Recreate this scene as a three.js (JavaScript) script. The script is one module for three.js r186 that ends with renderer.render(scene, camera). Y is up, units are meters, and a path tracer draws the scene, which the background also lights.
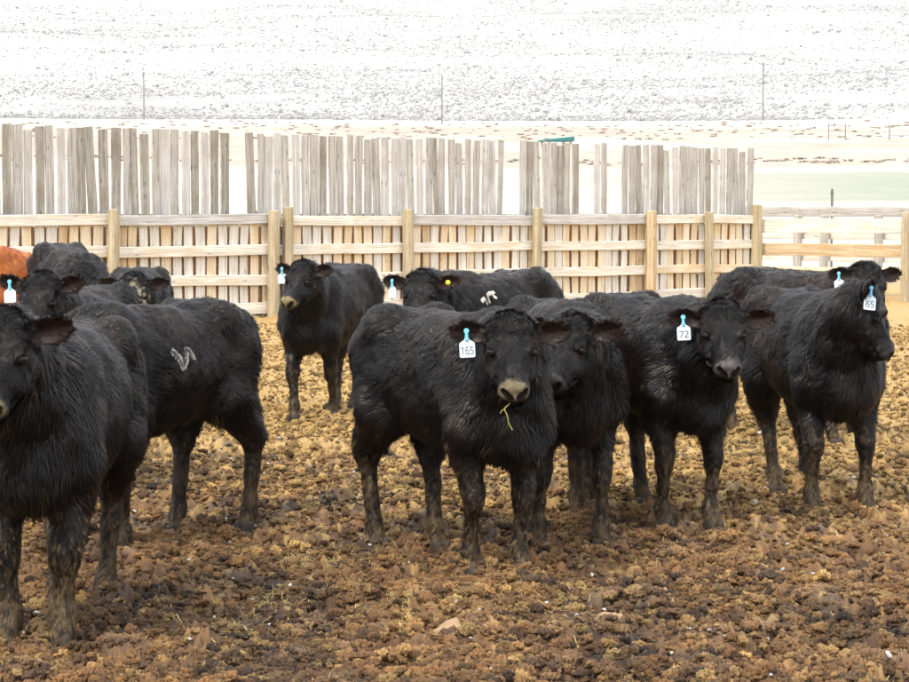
import * as THREE from 'three';
import { mergeGeometries, mergeVertices } from 'three/addons/utils/BufferGeometryUtils.js';
import { FontLoader } from 'three/addons/loaders/FontLoader.js';
import { TextGeometry } from 'three/addons/geometries/TextGeometry.js';

// ---------------------------------------------------------------- camera, sky, sun, exposure
const scene = new THREE.Scene();
const EYE = 1.66, FPX = 2000, HORIZON = 213, CX = 454.5, CY = 341;      // photograph: 909 x 682 pixels
const PITCH = Math.atan((CY - HORIZON) / FPX);
const camera = new THREE.PerspectiveCamera(2 * Math.atan(CY / FPX) * 180 / Math.PI, 909 / 682, 0.1, 6000);
camera.position.set(0, EYE, 0);
camera.rotation.x = -PITCH;
camera.updateMatrixWorld(true);

const renderer = new THREE.WebGLRenderer({ antialias: true });
renderer.setSize(1024, 768);
renderer.toneMapping = THREE.LinearToneMapping;
renderer.toneMappingExposure = 2.6;
renderer.shadowMap.enabled = true;
renderer.shadowMap.type = THREE.PCFSoftShadowMap;

{ // bright overcast: white cloud, brighter overhead
  const W = 256, H = 128, data = new Float32Array(W * H * 4);
  for (let y = 0; y < H; y++) {
    const el = ((y + 0.5) / H - 0.5) * Math.PI, s = Math.max(0, Math.sin(el));
    for (let x = 0; x < W; x++) {
      const az = x / W * Math.PI * 2;
      const mott = 1 + 0.07 * Math.sin(az * 3 + s * 7) * Math.cos(s * 11 + az) * Math.sqrt(s);
      const l = (el < 0 ? 0.46 : 0.46 + 0.96 * s) * mott, i = (y * W + x) * 4;
      data[i] = l * 0.97; data[i + 1] = l * 0.995; data[i + 2] = l * 1.05; data[i + 3] = 1;
    }
  }
  const sky = new THREE.DataTexture(data, W, H, THREE.RGBAFormat, THREE.FloatType);
  sky.mapping = THREE.EquirectangularReflectionMapping; sky.magFilter = THREE.LinearFilter; sky.needsUpdate = true;
  scene.background = sky; scene.environment = sky;
}
const sun = new THREE.DirectionalLight(0xfff3e2, 1.5);
sun.position.set(-17, 34, 6); sun.target.position.set(0, 0, -16);
sun.castShadow = true; sun.shadow.radius = 20; sun.shadow.mapSize.set(2048, 2048);
Object.assign(sun.shadow.camera, { left: -30, right: 30, top: 30, bottom: -30, near: 1, far: 120 });
scene.add(sun, sun.target);
scene.fog = new THREE.FogExp2(0xffffff, 0.00014);

// ---------------------------------------------------------------- helpers
let seed = 12345;
function rnd() { seed = (seed + 0x6d2b79f5) | 0; let t = Math.imul(seed ^ (seed >>> 15), 1 | seed); t = (t + Math.imul(t ^ (t >>> 7), 61 | t)) ^ t; return ((t ^ (t >>> 14)) >>> 0) / 4294967296; }
const rr = (a, b) => a + (b - a) * rnd();
const clamp = (x, a = 0, b = 1) => x < a ? a : x > b ? b : x;
const lerp = (a, b, t) => a + (b - a) * t;
const sstep = (a, b, x) => { const t = clamp((x - a) / (b - a)); return t * t * (3 - 2 * t); };
function hash(x, y, z) { let h = Math.imul(x, 374761393) ^ Math.imul(y, 668265263) ^ Math.imul(z, 2147483647 - 1013); h = Math.imul(h ^ (h >>> 13), 1274126177); h ^= h >>> 16; return (h >>> 0) / 4294967296; }
function noise3(x, y, z) {
  const ix = Math.floor(x), iy = Math.floor(y), iz = Math.floor(z); let fx = x - ix, fy = y - iy, fz = z - iz;
  fx = fx * fx * (3 - 2 * fx); fy = fy * fy * (3 - 2 * fy); fz = fz * fz * (3 - 2 * fz);
  const a = lerp(hash(ix, iy, iz), hash(ix + 1, iy, iz), fx), b = lerp(hash(ix, iy + 1, iz), hash(ix + 1, iy + 1, iz), fx);
  const c = lerp(hash(ix, iy, iz + 1), hash(ix + 1, iy, iz + 1), fx), d = lerp(hash(ix, iy + 1, iz + 1), hash(ix + 1, iy + 1, iz + 1), fx);
  return lerp(lerp(a, b, fy), lerp(c, d, fy), fz);
}
function noise2(x, y) {
  const ix = Math.floor(x), iy = Math.floor(y); let fx = x - ix, fy = y - iy;
  fx = fx * fx * (3 - 2 * fx); fy = fy * fy * (3 - 2 * fy);
  return lerp(lerp(hash(ix, iy, 7), hash(ix + 1, iy, 7), fx), lerp(hash(ix, iy + 1, 7), hash(ix + 1, iy + 1, 7), fx), fy);
}
const fbm2 = (x, y, n = 4) => { let s = 0, a = 0.5, t = 0; for (let i = 0; i < n; i++) { s += a * noise2(x, y); t += a; x = x * 2.03 + 17.1; y = y * 2.03 + 5.3; a *= 0.5; } return s / t; };
const V = (x, y, z) => new THREE.Vector3(x, y, z);
function ray(u, v) { return V((u - CX) / FPX, -(v - CY) / FPX, -1).applyAxisAngle(V(1, 0, 0), -PITCH); }
function atDepth(u, v, d) { const r = ray(u, v); return r.multiplyScalar(d / -r.z).add(camera.position); }   // d: metres in front along the ground
function onGround(u, v) { const r = ray(u, v); return r.multiplyScalar(-EYE / r.y).add(camera.position); }
const taken = new Map();
function numbered(n) { const k = taken.get(n) ?? 0; taken.set(n, k + 1); return k ? n + '_' + String(k).padStart(3, '0') : n; }
function tag(o, label, category, group, kind) { if (label) o.userData.label = label; if (category) o.userData.category = category; if (group) o.userData.group = group; if (kind) o.userData.kind = kind; return o; }
function shade(o) { o.castShadow = o.receiveShadow = true; return o; }
function thing(name, label, category, pos, turn = 0, group) { const o = new THREE.Group(); o.name = numbered(name); if (pos) o.position.copy(pos); o.rotation.y = turn; scene.add(o); return tag(o, label, category, group); }
function part(name, geo, mat, parent) { const m = shade(new THREE.Mesh(geo, mat)); m.name = name; parent.add(m); return m; }

// ---------------------------------------------------------------- ground
const penLow = (x, z) => 0.05 * (fbm2(x * 0.45 + 9, z * 0.45, 3) - 0.5);
function worley(x, y, out) { // nearest cell point: distance and that cell's random
  const ix = Math.floor(x), iy = Math.floor(y); let best = 9, id = 0;
  for (let j = -1; j <= 1; j++) for (let i = -1; i <= 1; i++) {
    const a = ix + i, b = iy + j, dx = a + hash(a, b, 1) - x, dy = b + hash(a, b, 2) - y, d = dx * dx + dy * dy;
    if (d < best) { best = d; id = hash(a, b, 3); }
  }
  out[0] = Math.sqrt(best); out[1] = id; return out;
}
const w1 = [0, 0];
function penHeight(x, z, d, info) {
  let h = penLow(x, z);
  const rough = sstep(48, 20, d) * 0.75 + 0.25;
  const wx = x + 0.05 * (noise2(x * 11, z * 11) - 0.5), wz = z + 0.05 * (noise2(x * 11 + 40, z * 11) - 0.5);
  worley(wx / 0.19, wz / 0.19, w1); const big = Math.max(0, 1 - w1[0] * w1[0] * 2.4) * w1[1] * w1[1]; const id = w1[1];
  worley(wx / 0.082 + 31, wz / 0.082, w1); const mid = Math.max(0, 1 - w1[0] * w1[0] * 2.2) * w1[1]; const id2 = w1[1];
  worley(x / 0.52 + 7, z / 0.52 + 3, w1); const print = w1[1] > 0.45 ? sstep(0.3, 0.12, w1[0]) : 0;
  const fine = noise2(x * 34, z * 34), fine2 = noise2(x * 80, z * 52), lump = fbm2(x * 3.1, z * 3.1, 2);
  h += rough * (0.07 * big + 0.04 * mid * (0.4 + lump) + 0.04 * (fine - 0.5) + 0.02 * (fine2 - 0.5) + 0.05 * (lump - 0.5) - 0.1 * print - 0.022);
  if (info) { info.big = big; info.mid = mid; info.id = id; info.id2 = id2; info.fine = fine; info.print = print; }
  return h;
}
// rise of the land beyond the pen: [metres away, metres up]
const RISE = [[0, 0], [46, 0], [58, 0.5], [75, 1.5], [100, 2.45], [170, 5.3], [240, 9.6], [300, 13.6], [340, 17.5], [600, 46], [1000, 108], [1600, 260], [2600, 520]];
function riseAt(d) { let i = 1; while (i < RISE.length - 1 && d > RISE[i][0]) i++; const [a, ha] = RISE[i - 1], [b, hb] = RISE[i]; return lerp(ha, hb, clamp((d - a) / (b - a))); }
function landHeight(x, z) {
  const r = Math.hypot(x, z), az = Math.abs(Math.atan2(x, -z)), ahead = sstep(2.2, 0.9, az) * 0.85 + 0.15;
  const sm = (riseAt(r * 0.93) + riseAt(r) + riseAt(r * 1.07)) / 3;
  return sm * ahead + sstep(90, 600, r) * (fbm2(x / 130, z / 130, 3) - 0.5) * Math.min(14, r * 0.018);
}
const MUD_A = [0.046, 0.0195, 0.007], MUD_B = [0.175, 0.088, 0.028], MUD_C = [0.009, 0.004, 0.0018], STRAW = [0.37, 0.243, 0.082], GREYM = [0.17, 0.12, 0.08];
const mix3 = (a, b, t) => [lerp(a[0], b[0], t), lerp(a[1], b[1], t), lerp(a[2], b[2], t)];
function penColor(x, z, d, f) {
  let c = mix3(MUD_A, MUD_B, clamp(0.55 * f.id2 + 0.9 * (f.fine - 0.4)));
  c = mix3(c, MUD_C, Math.max(sstep(0.5, 0.7, fbm2(x * 1.5 + 3, z * 1.5, 3)) * 0.75, 0.5 * f.print));
  if (f.id > 0.82) c = mix3(c, GREYM, 0.35 * f.big);
  // trampled straw lies over the dung, more of it towards the fence
  const amount = lerp(0.29, 0.84, sstep(9, 17, d + 3.4 * (fbm2(x * 0.5, z * 0.5, 3) - 0.5)));
  const g = 0.5 * noise2(x * 26, z * 17) + 0.3 * noise2(x * 61, z * 34) + 0.2 * fbm2(x * 1.4, z * 1.4, 2);
  return mix3(c, STRAW, sstep(1 - amount - 0.14, 1 - amount + 0.2, g) * 0.75);
}
function landColor(x, z) {
  const r = Math.hypot(x, z), n = fbm2(x / 9, z / 9, 4), n2 = fbm2(x / 60 + 5, z / 60, 4), n3 = noise2(x / 1.7, z / 2.4);
  let c = mix3([0.31, 0.275, 0.225], [0.37, 0.345, 0.305], n);                       // bleached winter grass and thin snow
  const right = sstep(-5, 12, x * 60 / r - 4 + 6 * (n2 - 0.5));
  const green = right * sstep(86, 97, r + 14 * (n - 0.5)) * sstep(168, 152, r + 18 * (n - 0.5));
  c = mix3(c, mix3([0.165, 0.192, 0.138], [0.21, 0.222, 0.168], n3), green * 0.95);
  const tan = sstep(168, 178, r + 14 * (n - 0.5)) * sstep(320, 300, r + 20 * (n - 0.5));
  c = mix3(c, mix3([0.25, 0.19, 0.145], [0.3, 0.255, 0.205], n3), tan * sstep(0.38, 0.6, 0.5 * n + 0.5 * n2) * 0.9);
  const hill = sstep(310, 345, r);
  c = mix3(c, mix3([0.225, 0.222, 0.213], [0.34, 0.34, 0.337], clamp(0.25 + 2.0 * (n2 - 0.38) + 0.9 * (n - 0.5))), hill);
  c = mix3(c, [0.29, 0.286, 0.275], hill * sstep(0.56, 0.74, 0.6 * n3 + 0.4 * n) * 0.5);
  return c;
}
{
  const angles = []; // fine ahead of the camera, coarse all round
  for (let a = -180; a < -40; a += 7) angles.push(a);
  for (let a = -40; a < -17; a += 0.5) angles.push(a);
  for (let a = -17; a < 17; a += 0.041) angles.push(a);
  for (let a = 17; a < 40; a += 0.5) angles.push(a);
  for (let a = 40; a <= 180.01; a += 7) angles.push(a);
  const radii = [0.02, 0.6, 1.2, 2, 3, 4, 5, 5.6];
  let r = 6.1; while (r < 46) { radii.push(r); r *= 1 + 0.0026 + 0.0022 * sstep(14, 40, r); }
  const nPen = radii.length; radii.push(46.2);
  const rings = (list, hf, cf, name, rough, bump) => {
    const A = angles.length, R = list.length, pos = new Float32Array(A * R * 3), col = new Float32Array(A * R * 3), uv = new Float32Array(A * R * 2), idx = new Uint32Array((A - 1) * (R - 1) * 6);
    let k = 0, q = 0;
    for (let j = 0; j < R; j++) for (let i = 0; i < A; i++, k++) {
      const a = angles[i] * Math.PI / 180, x = Math.sin(a) * list[j], z = -Math.cos(a) * list[j];
      pos[k * 3] = x; pos[k * 3 + 2] = z; const info = {};
      pos[k * 3 + 1] = hf(x, z, list[j], info); const c = cf(x, z, list[j], info);
      col[k * 3] = c[0]; col[k * 3 + 1] = c[1]; col[k * 3 + 2] = c[2]; uv[k * 2] = x; uv[k * 2 + 1] = z;
      if (j < R - 1 && i < A - 1) { idx[q++] = k; idx[q++] = k + 1; idx[q++] = k + A; idx[q++] = k + 1; idx[q++] = k + A + 1; idx[q++] = k + A; }
    }
    const g = new THREE.BufferGeometry();
    g.setAttribute('position', new THREE.BufferAttribute(pos, 3)); g.setAttribute('color', new THREE.BufferAttribute(col, 3)); g.setAttribute('uv', new THREE.BufferAttribute(uv, 2));
    g.setIndex(new THREE.BufferAttribute(idx, 1)); g.computeVertexNormals();
    const m = shade(new THREE.Mesh(g, new THREE.MeshStandardMaterial({ vertexColors: true, roughness: rough, ...bump }))); m.name = name; m.userData.kind = 'structure'; scene.add(m);
  };
  const S = 256, bd = new Uint8Array(S * S * 4);
  for (let y = 0; y < S; y++) for (let x = 0; x < S; x++) {
    const w = (k) => { const p = S / k; const a = noise2(x / p, y / p), b = noise2(x / p - k, y / p), u = x / S; const c = noise2(x / p, y / p - k), d = noise2(x / p - k, y / p - k), v = y / S; return lerp(lerp(a, b, u), lerp(c, d, u), v); };
    const t = Math.floor(255 * clamp(0.5 * w(24) + 0.35 * w(60) + 0.15 * w(120))), i = (y * S + x) * 4; bd[i] = bd[i + 1] = bd[i + 2] = t; bd[i + 3] = 255;
  }
  const bt = new THREE.DataTexture(bd, S, S); bt.wrapS = bt.wrapT = THREE.RepeatWrapping; bt.magFilter = THREE.LinearFilter; bt.repeat.set(1.7, 1.7); bt.needsUpdate = true;
  const edge = (x, z, d, f) => penHeight(x, z, d, f) * sstep(46.3, 44, d) + landHeight(x, z) * sstep(44, 46.2, d);
  rings(radii, edge, penColor, 'muddy_ground', 0.82, { bumpMap: bt, bumpScale: 0.012 });
  const far = []; for (let d = 46.2; d < 345; d *= 1.012) far.push(d);
  const last = far[far.length - 1];
  rings(far, landHeight, (x, z, d) => d < 47 ? STRAW : mix3(STRAW, landColor(x, z), sstep(46, 56, d)), 'pasture', 1, {});
  const hill = []; for (let d = last; d < 2600; d *= 1.008) hill.push(d);
  rings(hill, landHeight, landColor, 'hillside', 1, {});
}

// loose clods, straw and crumbs of snow on the pen floor
const M4 = new THREE.Matrix4(), Q = new THREE.Quaternion(), E = new THREE.Euler();
function lumpGeo(detail, amp, s) {
  const ico = new THREE.IcosahedronGeometry(1, detail); ico.deleteAttribute('uv'); ico.deleteAttribute('normal');
  const g = mergeVertices(ico, 1e-4), p = g.attributes.position;
  for (let i = 0; i < p.count; i++) { const v = V().fromBufferAttribute(p, i), k = 1 + amp * (noise3(v.x * 1.6 + s, v.y * 1.6, v.z * 1.6) - 0.5) + amp * 0.6 * (noise3(v.x * 4 + s, v.y * 4, v.z * 4) - 0.5); p.setXYZ(i, v.x * k, v.y * k * 0.75, v.z * k); }
  g.computeVertexNormals(); return g;
}
function scatter(name, geo, mat, count, label, category, place) {
  const m = shade(new THREE.InstancedMesh(geo, mat, count)); m.name = name; tag(m, label, category, null, 'stuff');
  const c = new THREE.Color(), s = V(), p = V();
  for (let i = 0; i < count; i++) { const col = place(i, p, Q, s); m.setMatrixAt(i, M4.compose(p, Q, s)); c.setRGB(...col); m.setColorAt(i, c); }
  scene.add(m); return m;
}
function spot(dMin, dMax, pw) { const d = lerp(dMin, dMax, Math.pow(rnd(), pw)), a = rr(-0.27, 0.27); return [Math.sin(a) * d, -Math.cos(a) * d, d]; }
const white = (r, extra) => new THREE.MeshStandardMaterial({ color: 0xffffff, roughness: r, ...extra });
function crumbGeo(n, sd) { // a crumbly clod: many small rough lumps grown together
  const list = [];
  for (let i = 0; i < n; i++) { const c = lumpGeo(2, 1.75, sd + i * 3.1), r = rr(0.2, 0.48), a = rr(0, 6.3), d = Math.sqrt(rnd()) * 0.85; c.scale(r, r * 1.2, r); c.rotateX(rr(-2, 2)); c.translate(Math.cos(a) * d, rr(-0.1, 0.42) * (1.1 - d), Math.sin(a) * d); list.push(c); }
  return mergeGeometries(list);
}
for (let v = 0; v < 4; v++) {
  scatter('dung_clods', crumbGeo(18, v * 70), white(0.9), 46000, 'loose brown clods of dung and mud strewn over the pen floor', 'clods', (i, p, q, s) => {
    let x, z, d; do { [x, z, d] = spot(6.3, 30, 1.7); } while (fbm2(x * 1.7 + 8, z * 1.7, 2) < 0.47 && rnd() < 0.75); const big = Math.pow(rnd(), 5), r = 0.005 + 0.022 * big + 0.008 * rnd(), f = {};
    p.set(x, penHeight(x, z, d, f) + r * 0.05, z); q.setFromEuler(E.set(rr(-0.5, 0.5), rr(-3, 3), rr(-0.5, 0.5))); s.set(r * rr(0.8, 1.3), r * rr(0.9, 1.5), r * rr(0.8, 1.3));
    const c = penColor(x, z, d, f), k = 0.4 + 1.15 * Math.pow(rnd(), 1.3); return mix3([c[0] * k, c[1] * k, c[2] * k], rnd() < 0.22 ? STRAW : rnd() < 0.3 ? MUD_C : MUD_B, rr(0, 0.45));
  });
}
{
  const g = new THREE.PlaneGeometry(1, 0.04, 4, 1), p = g.attributes.position; for (let i = 0; i < p.count; i++) { const x = p.getX(i); p.setZ(i, 0.16 * x * x); }
  g.rotateX(-Math.PI / 2); g.computeVertexNormals();
  scatter('straw', g, new THREE.MeshStandardMaterial({ color: 0xffffff, roughness: 0.7, side: THREE.DoubleSide }), 30000, 'scattered yellow straw trodden into the pen floor', 'straw', (i, p, q, s) => {
    let [x, z, d] = spot(6.4, 32, 1.35);
    if (i % 4 === 0) { const c = [[410, 602], [500, 596], [270, 600], [560, 590], [640, 560], [220, 640], [330, 560], [760, 470], [260, 440]][(i / 4 | 0) % 9], o = onGround(c[0], c[1]); x = o.x + rr(-1, 1) * rr(0, 0.5); z = o.z + rr(-1, 1) * rr(0, 0.5); d = -z; }
    p.set(x, penHeight(x, z, d) + rr(-0.004, 0.008), z); q.setFromEuler(E.set(rr(-0.6, 0.6), rr(-3.2, 3.2), rr(-0.35, 0.35))); const l = rr(0.015, 0.065); s.set(l, l, l * rr(0.9, 2));
    return mix3([0.15, 0.095, 0.03], [0.36, 0.29, 0.075], rnd() * rnd() + (i % 3 ? 0 : 0.2));
  });
}
scatter('snow_crumbs', lumpGeo(1, 0.9, 40), white(0.35), 700, 'small white crumbs of old snow and ice between the clods', 'snow', (i, p, q, s) => {
  const [x, z, d] = spot(6.6, 24, 1.2), r = rr(0.004, 0.009) * (rnd() < 0.1 ? 1.7 : 1);
  p.set(x, penHeight(x, z, d) + 0.012 + r * 0.5, z); q.setFromEuler(E.set(rr(-3, 3), rr(-3, 3), 0)); s.set(r * 1.4, r * 0.7, r); return [0.34, 0.33, 0.32];
});
for (const [u, v, r, lab] of [[451, 634, 0.055, 'pale tan stone lying on the mud in front of the herd'], [612, 622, 0.045, 'flat beige stone half sunk in the clods'], [172, 447, 0.1, 'brown earth clod lying in the straw behind the herd']].slice(0, 2)) {
  const o = onGround(u, v), m = part(numbered('stone'), lumpGeo(2, 1.0, u), new THREE.MeshStandardMaterial({ color: new THREE.Color(0.26, 0.165, 0.085), roughness: 0.85 }), scene);
  m.position.set(o.x, penHeight(o.x, o.z, 9) + 0.02, o.z); m.scale.set(r * 1.3, r * 0.75, r); m.rotation.y = rr(0, 3); tag(m, lab, 'stone');
}

// ---------------------------------------------------------------- wood
function woodMap(dark, light, stain, sd, knots) {
  const W = 256, H = 1024, d = new Uint8Array(W * H * 4), b = new Uint8Array(W * H * 4), kn = [];
  for (let i = 0; i < knots; i++) kn.push([rr(0, W), rr(0, H), rr(4, 9)]);
  for (let y = 0; y < H; y++) for (let x = 0; x < W; x++) {
    let wx = x, kd = 0;
    for (const [kx, ky, kr] of kn) { const dx = x - kx, dy = (y - ky) * 0.45, q = Math.hypot(dx, dy); if (q < kr * 4) { wx += dx * 0.6 * Math.exp(-q / kr); if (q < kr) kd = Math.max(kd, sstep(kr, kr * 0.5, q)); } }
    const g = 0.45 * noise2(wx / 2.3 + sd, y / 95) + 0.3 * noise2(wx / 6 + sd, y / 150) + 0.25 * noise2(wx / 1.1, y / 36 + sd);
    const crack = noise2(wx / 3.2 + sd * 3, y / 190) > 0.8 ? 1 : 0, st = sstep(0.5, 0.72, fbm2(x / 60 + sd, y / 110 + sd, 4));
    const weather = fbm2(x / 30 + sd * 2, y / 300, 3);
    let c = mix3(dark, light, clamp(g * 1.25 - 0.12 + 0.6 * (weather - 0.5))); const fleck = noise2(x / 1.6 + sd * 7, y / 7); c = mix3(c, stain, st * 0.55); c = mix3(c, mix3(dark, stain, 0.5), sstep(0.72, 0.86, fleck) * 0.55); c = mix3(c, [0.86, 0.85, 0.82], sstep(0.8, 0.95, noise2(x / 2.1, y / 16 + sd * 4)) * 0.3); c = mix3(c, mix3(dark, [0, 0, 0], 0.55), Math.max(kd * 0.75, crack * 0.45));
    const i = (y * W + x) * 4; for (let k = 0; k < 3; k++) d[i + k] = 255 * Math.pow(clamp(c[k]), 1 / 2.2); d[i + 3] = 255;
    const e = clamp(g * 0.8 + 0.2 - crack * 0.4 - kd * 0.2); b[i] = b[i + 1] = b[i + 2] = 255 * e; b[i + 3] = 255;
  }
  const mk = (a, s) => { const t = new THREE.DataTexture(a, W, H); t.wrapS = t.wrapT = THREE.MirroredRepeatWrapping; t.magFilter = THREE.LinearFilter; if (s) t.colorSpace = THREE.SRGBColorSpace; t.repeat.set(1 / 0.34, 1 / 3.1); t.needsUpdate = true; return t; };
  return new THREE.MeshStandardMaterial({ map: mk(d, true), bumpMap: mk(b), bumpScale: 0.006, roughness: 0.9 });
}
const woodGrey = woodMap([0.2, 0.185, 0.16], [0.63, 0.61, 0.57], [0.34, 0.3, 0.24], 1.3, 7);
const woodDark = woodMap([0.13, 0.12, 0.095], [0.5, 0.475, 0.42], [0.24, 0.2, 0.14], 9.1, 7);
const woodPale = woodMap([0.45, 0.41, 0.35], [0.82, 0.8, 0.75], [0.58, 0.5, 0.38], 5.7, 6);
const woodCream = woodMap([0.5, 0.38, 0.22], [0.84, 0.77, 0.64], [0.68, 0.46, 0.2], 15.2, 8);
const woodGold = woodMap([0.34, 0.235, 0.12], [0.68, 0.55, 0.37], [0.46, 0.29, 0.12], 21.4, 8);
const woodBleach = woodMap([0.28, 0.27, 0.25], [0.7, 0.69, 0.67], [0.42, 0.39, 0.34], 33.3, 7);
const woodPost = woodMap([0.24, 0.19, 0.11], [0.62, 0.53, 0.38], [0.34, 0.28, 0.12], 39.5, 6);
const woodRust = woodMap([0.22, 0.11, 0.04], [0.58, 0.36, 0.17], [0.4, 0.17, 0.05], 45.1, 6);
const woodRail = woodMap([0.44, 0.39, 0.31], [0.9, 0.87, 0.8], [0.62, 0.5, 0.33], 27.9, 6);
// a sawn board: width along x, length along y from 0, thickness z; chamfered edges, slightly warped, top cut a little askew
function boardGeo(w, l, t, askew, wobble, sd, c = 0.006) {
  const out = [[-w / 2 + c, -t / 2], [w / 2 - c, -t / 2], [w / 2, -t / 2 + c], [w / 2, t / 2 - c], [w / 2 - c, t / 2], [-w / 2 + c, t / 2], [-w / 2, t / 2 - c], [-w / 2, -t / 2 + c]];
  const n = Math.max(2, Math.round(l / 0.6)), pos = [], uv = [], idx = [], ou = hash(sd, 1, 1) * 5, ov = hash(sd, 2, 1) * 3;
  for (let j = 0; j <= n; j++) for (let i = 0; i <= 8; i++) {
    const [x, z] = out[i % 8], f = j / n, y = f * l + (j === n ? askew * x : 0);
    const e = wobble * (noise2(f * 4 + sd * 9, x > 0 ? 1 : 5) - 0.5), bow = wobble * 1.6 * (noise2(f * 2 + sd * 3, 9) - 0.5);
    pos.push(x + e * Math.sign(x) * 0.5 + bow * 0.6, y, z + bow); uv.push(x + i * 0.004 + ou, y + ov);
  }
  for (let j = 0; j < n; j++) for (let i = 0; i < 8; i++) { const a = j * 9 + i; idx.push(a, a + 1, a + 9, a + 1, a + 10, a + 9); }
  const cap = (j, flip) => { const b = pos.length / 3; for (let i = 0; i < 8; i++) { const a = (j * 9 + i) * 3; pos.push(pos[a], pos[a + 1], pos[a + 2]); uv.push(pos[a] + ou, pos[a + 2] + ov); } for (let i = 1; i < 7; i++) flip ? idx.push(b, b + i, b + i + 1) : idx.push(b, b + i + 1, b + i); };
  cap(0, true); cap(n, false);
  let g = new THREE.BufferGeometry(); g.setAttribute('position', new THREE.Float32BufferAttribute(pos, 3)); g.setAttribute('uv', new THREE.Float32BufferAttribute(uv, 2)); g.setIndex(idx);
  g = g.toNonIndexed(); g.computeVertexNormals(); return g;
}
function logGeo(r, l, sd, seg = 12, flat = 0) { // a round post or pole along y, a little crooked, domed cut at the ends
  const pos = [], uv = [], idx = [], n = Math.max(3, Math.round(l / 0.35)), prof = [[0, 0.0], [0.75, 0.0]]; for (let j = 0; j <= n; j++) prof.push([1, (j / n) * (l - 0.02) + 0.008]); prof.push([0.82, l], [0, l + 0.004]);
  prof.forEach(([k, y]) => { for (let i = 0; i <= seg; i++) { const a = i / seg * Math.PI * 2, q = r * k * (1 + 0.09 * (noise3(Math.cos(a) * 1.3 + sd, y * 1.4, Math.sin(a) * 1.3) - 0.5)), b = 0.035 * (noise2(y * 0.9 + sd * 5, 3) - 0.5);
    let z = Math.sin(a) * q; if (flat && z > r * flat) z = r * flat; pos.push(Math.cos(a) * q + b, y, z + b * 0.7); uv.push(a * r + sd, y + sd); } });
  for (let j = 0; j < prof.length - 1; j++) for (let i = 0; i < seg; i++) { const a = j * (seg + 1) + i, b = a + seg + 1; idx.push(a, b, a + 1, a + 1, b, b + 1); }
  const g = new THREE.BufferGeometry(); g.setAttribute('position', new THREE.Float32BufferAttribute(pos, 3)); g.setAttribute('uv', new THREE.Float32BufferAttribute(uv, 2)); g.setIndex(idx); g.computeVertexNormals(); return g;
}

// ---------------------------------------------------------------- pen fence and the tall windbreak behind it
const FA = V(-6.68, 0, -29.4), FB = V(5.86, 0, -38.72), FDIR = FB.clone().sub(FA).normalize(), FLEN = FA.distanceTo(FB), FTURN = Math.atan2(-FDIR.z, FDIR.x);
function alongFence(u) { const k = (u - CX) / FPX, dir = FDIR; return (-FA.x + k * -FA.z) / (dir.x + k * dir.z); }      // photo column -> metres along the fence line from FA
{
  const pen = thing('pen_fence', 'cream weathered pen fence of horizontal rails over close vertical slats with round posts', 'fence', FA, FTURN);
  const postAt = [-62, 108, 268, 283, 404, 532, 645, 703].map(alongFence);
  const END = FLEN;
  postAt.forEach((s, i) => { const p = part('post', logGeo(i === 6 ? 0.1 : rr(0.082, 0.095), [1.74, 1.72, 1.7, 1.76, 1.72, 1.75, 1.7, 1.68][i] + 0.3, i * 3.7 + 1), i === 6 ? woodGold : woodPost, pen); p.position.set(s, -0.3, 0.16); p.rotation.z = rr(-0.012, 0.012); });
  const spans = [[-4.2, postAt[0]], [postAt[0], postAt[1]], [postAt[1], postAt[2] + 0.12], [postAt[3] - 0.12, postAt[4]], [postAt[4], postAt[5]], [postAt[5], postAt[6]], [postAt[6], END]];
  spans.forEach(([a, b], k) => [0.05, 0.52, 0.985, 1.462].forEach((y, j) => {
    const g = boardGeo(rr(0.155, 0.18), b - a - 0.012, 0.045, rr(-0.05, 0.05), 0.02, k * 7 + j + 100);
    const p = part('rail', g, j === 3 ? (rnd() < 0.6 ? woodBleach : woodRail) : j === 1 && rnd() < 0.4 ? woodCream : woodRail, pen); p.rotation.z = -Math.PI / 2 + rr(-0.006, 0.006); p.position.set(a + 0.006, y + 0.085 + rr(-0.012, 0.012), 0.045 + rr(0, 0.006));
  }));
  for (const [y, w] of [[0.29, 0.455], [0.76, 0.455], [1.227, 0.45]]) for (let a = -4.2, j = 0; a < END - 0.1; a += 3.6, j++) { const p = part('backing_board', boardGeo(w, Math.min(3.58, END - 0.03 - a), 0.02, 0, 0.01, 260 + j + Math.round(y * 100)), woodRust, pen); p.rotation.z = -Math.PI / 2; p.position.set(a, y, -0.055); }
  const slats = []; for (let v = 0; v < 10; v++) slats.push(boardGeo(rr(0.14, 0.17), rr(1.5, 1.56), 0.025, rr(-0.15, 0.15), 0.022, v + 40));
  for (let s = -4.1, i = 0; s < END - 0.06; s += rr(0.186, 0.206), i++) {
    const t = rnd(), m = t < 0.55 ? woodPale : t < 0.94 ? woodCream : woodGold;
    const p = part('slat', slats[(i * 7) % 10], m, pen); p.position.set(s, rr(0.02, 0.05), -0.006 + rr(-0.004, 0.004)); p.rotation.z = rr(-0.012, 0.012);
  }
}
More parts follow.
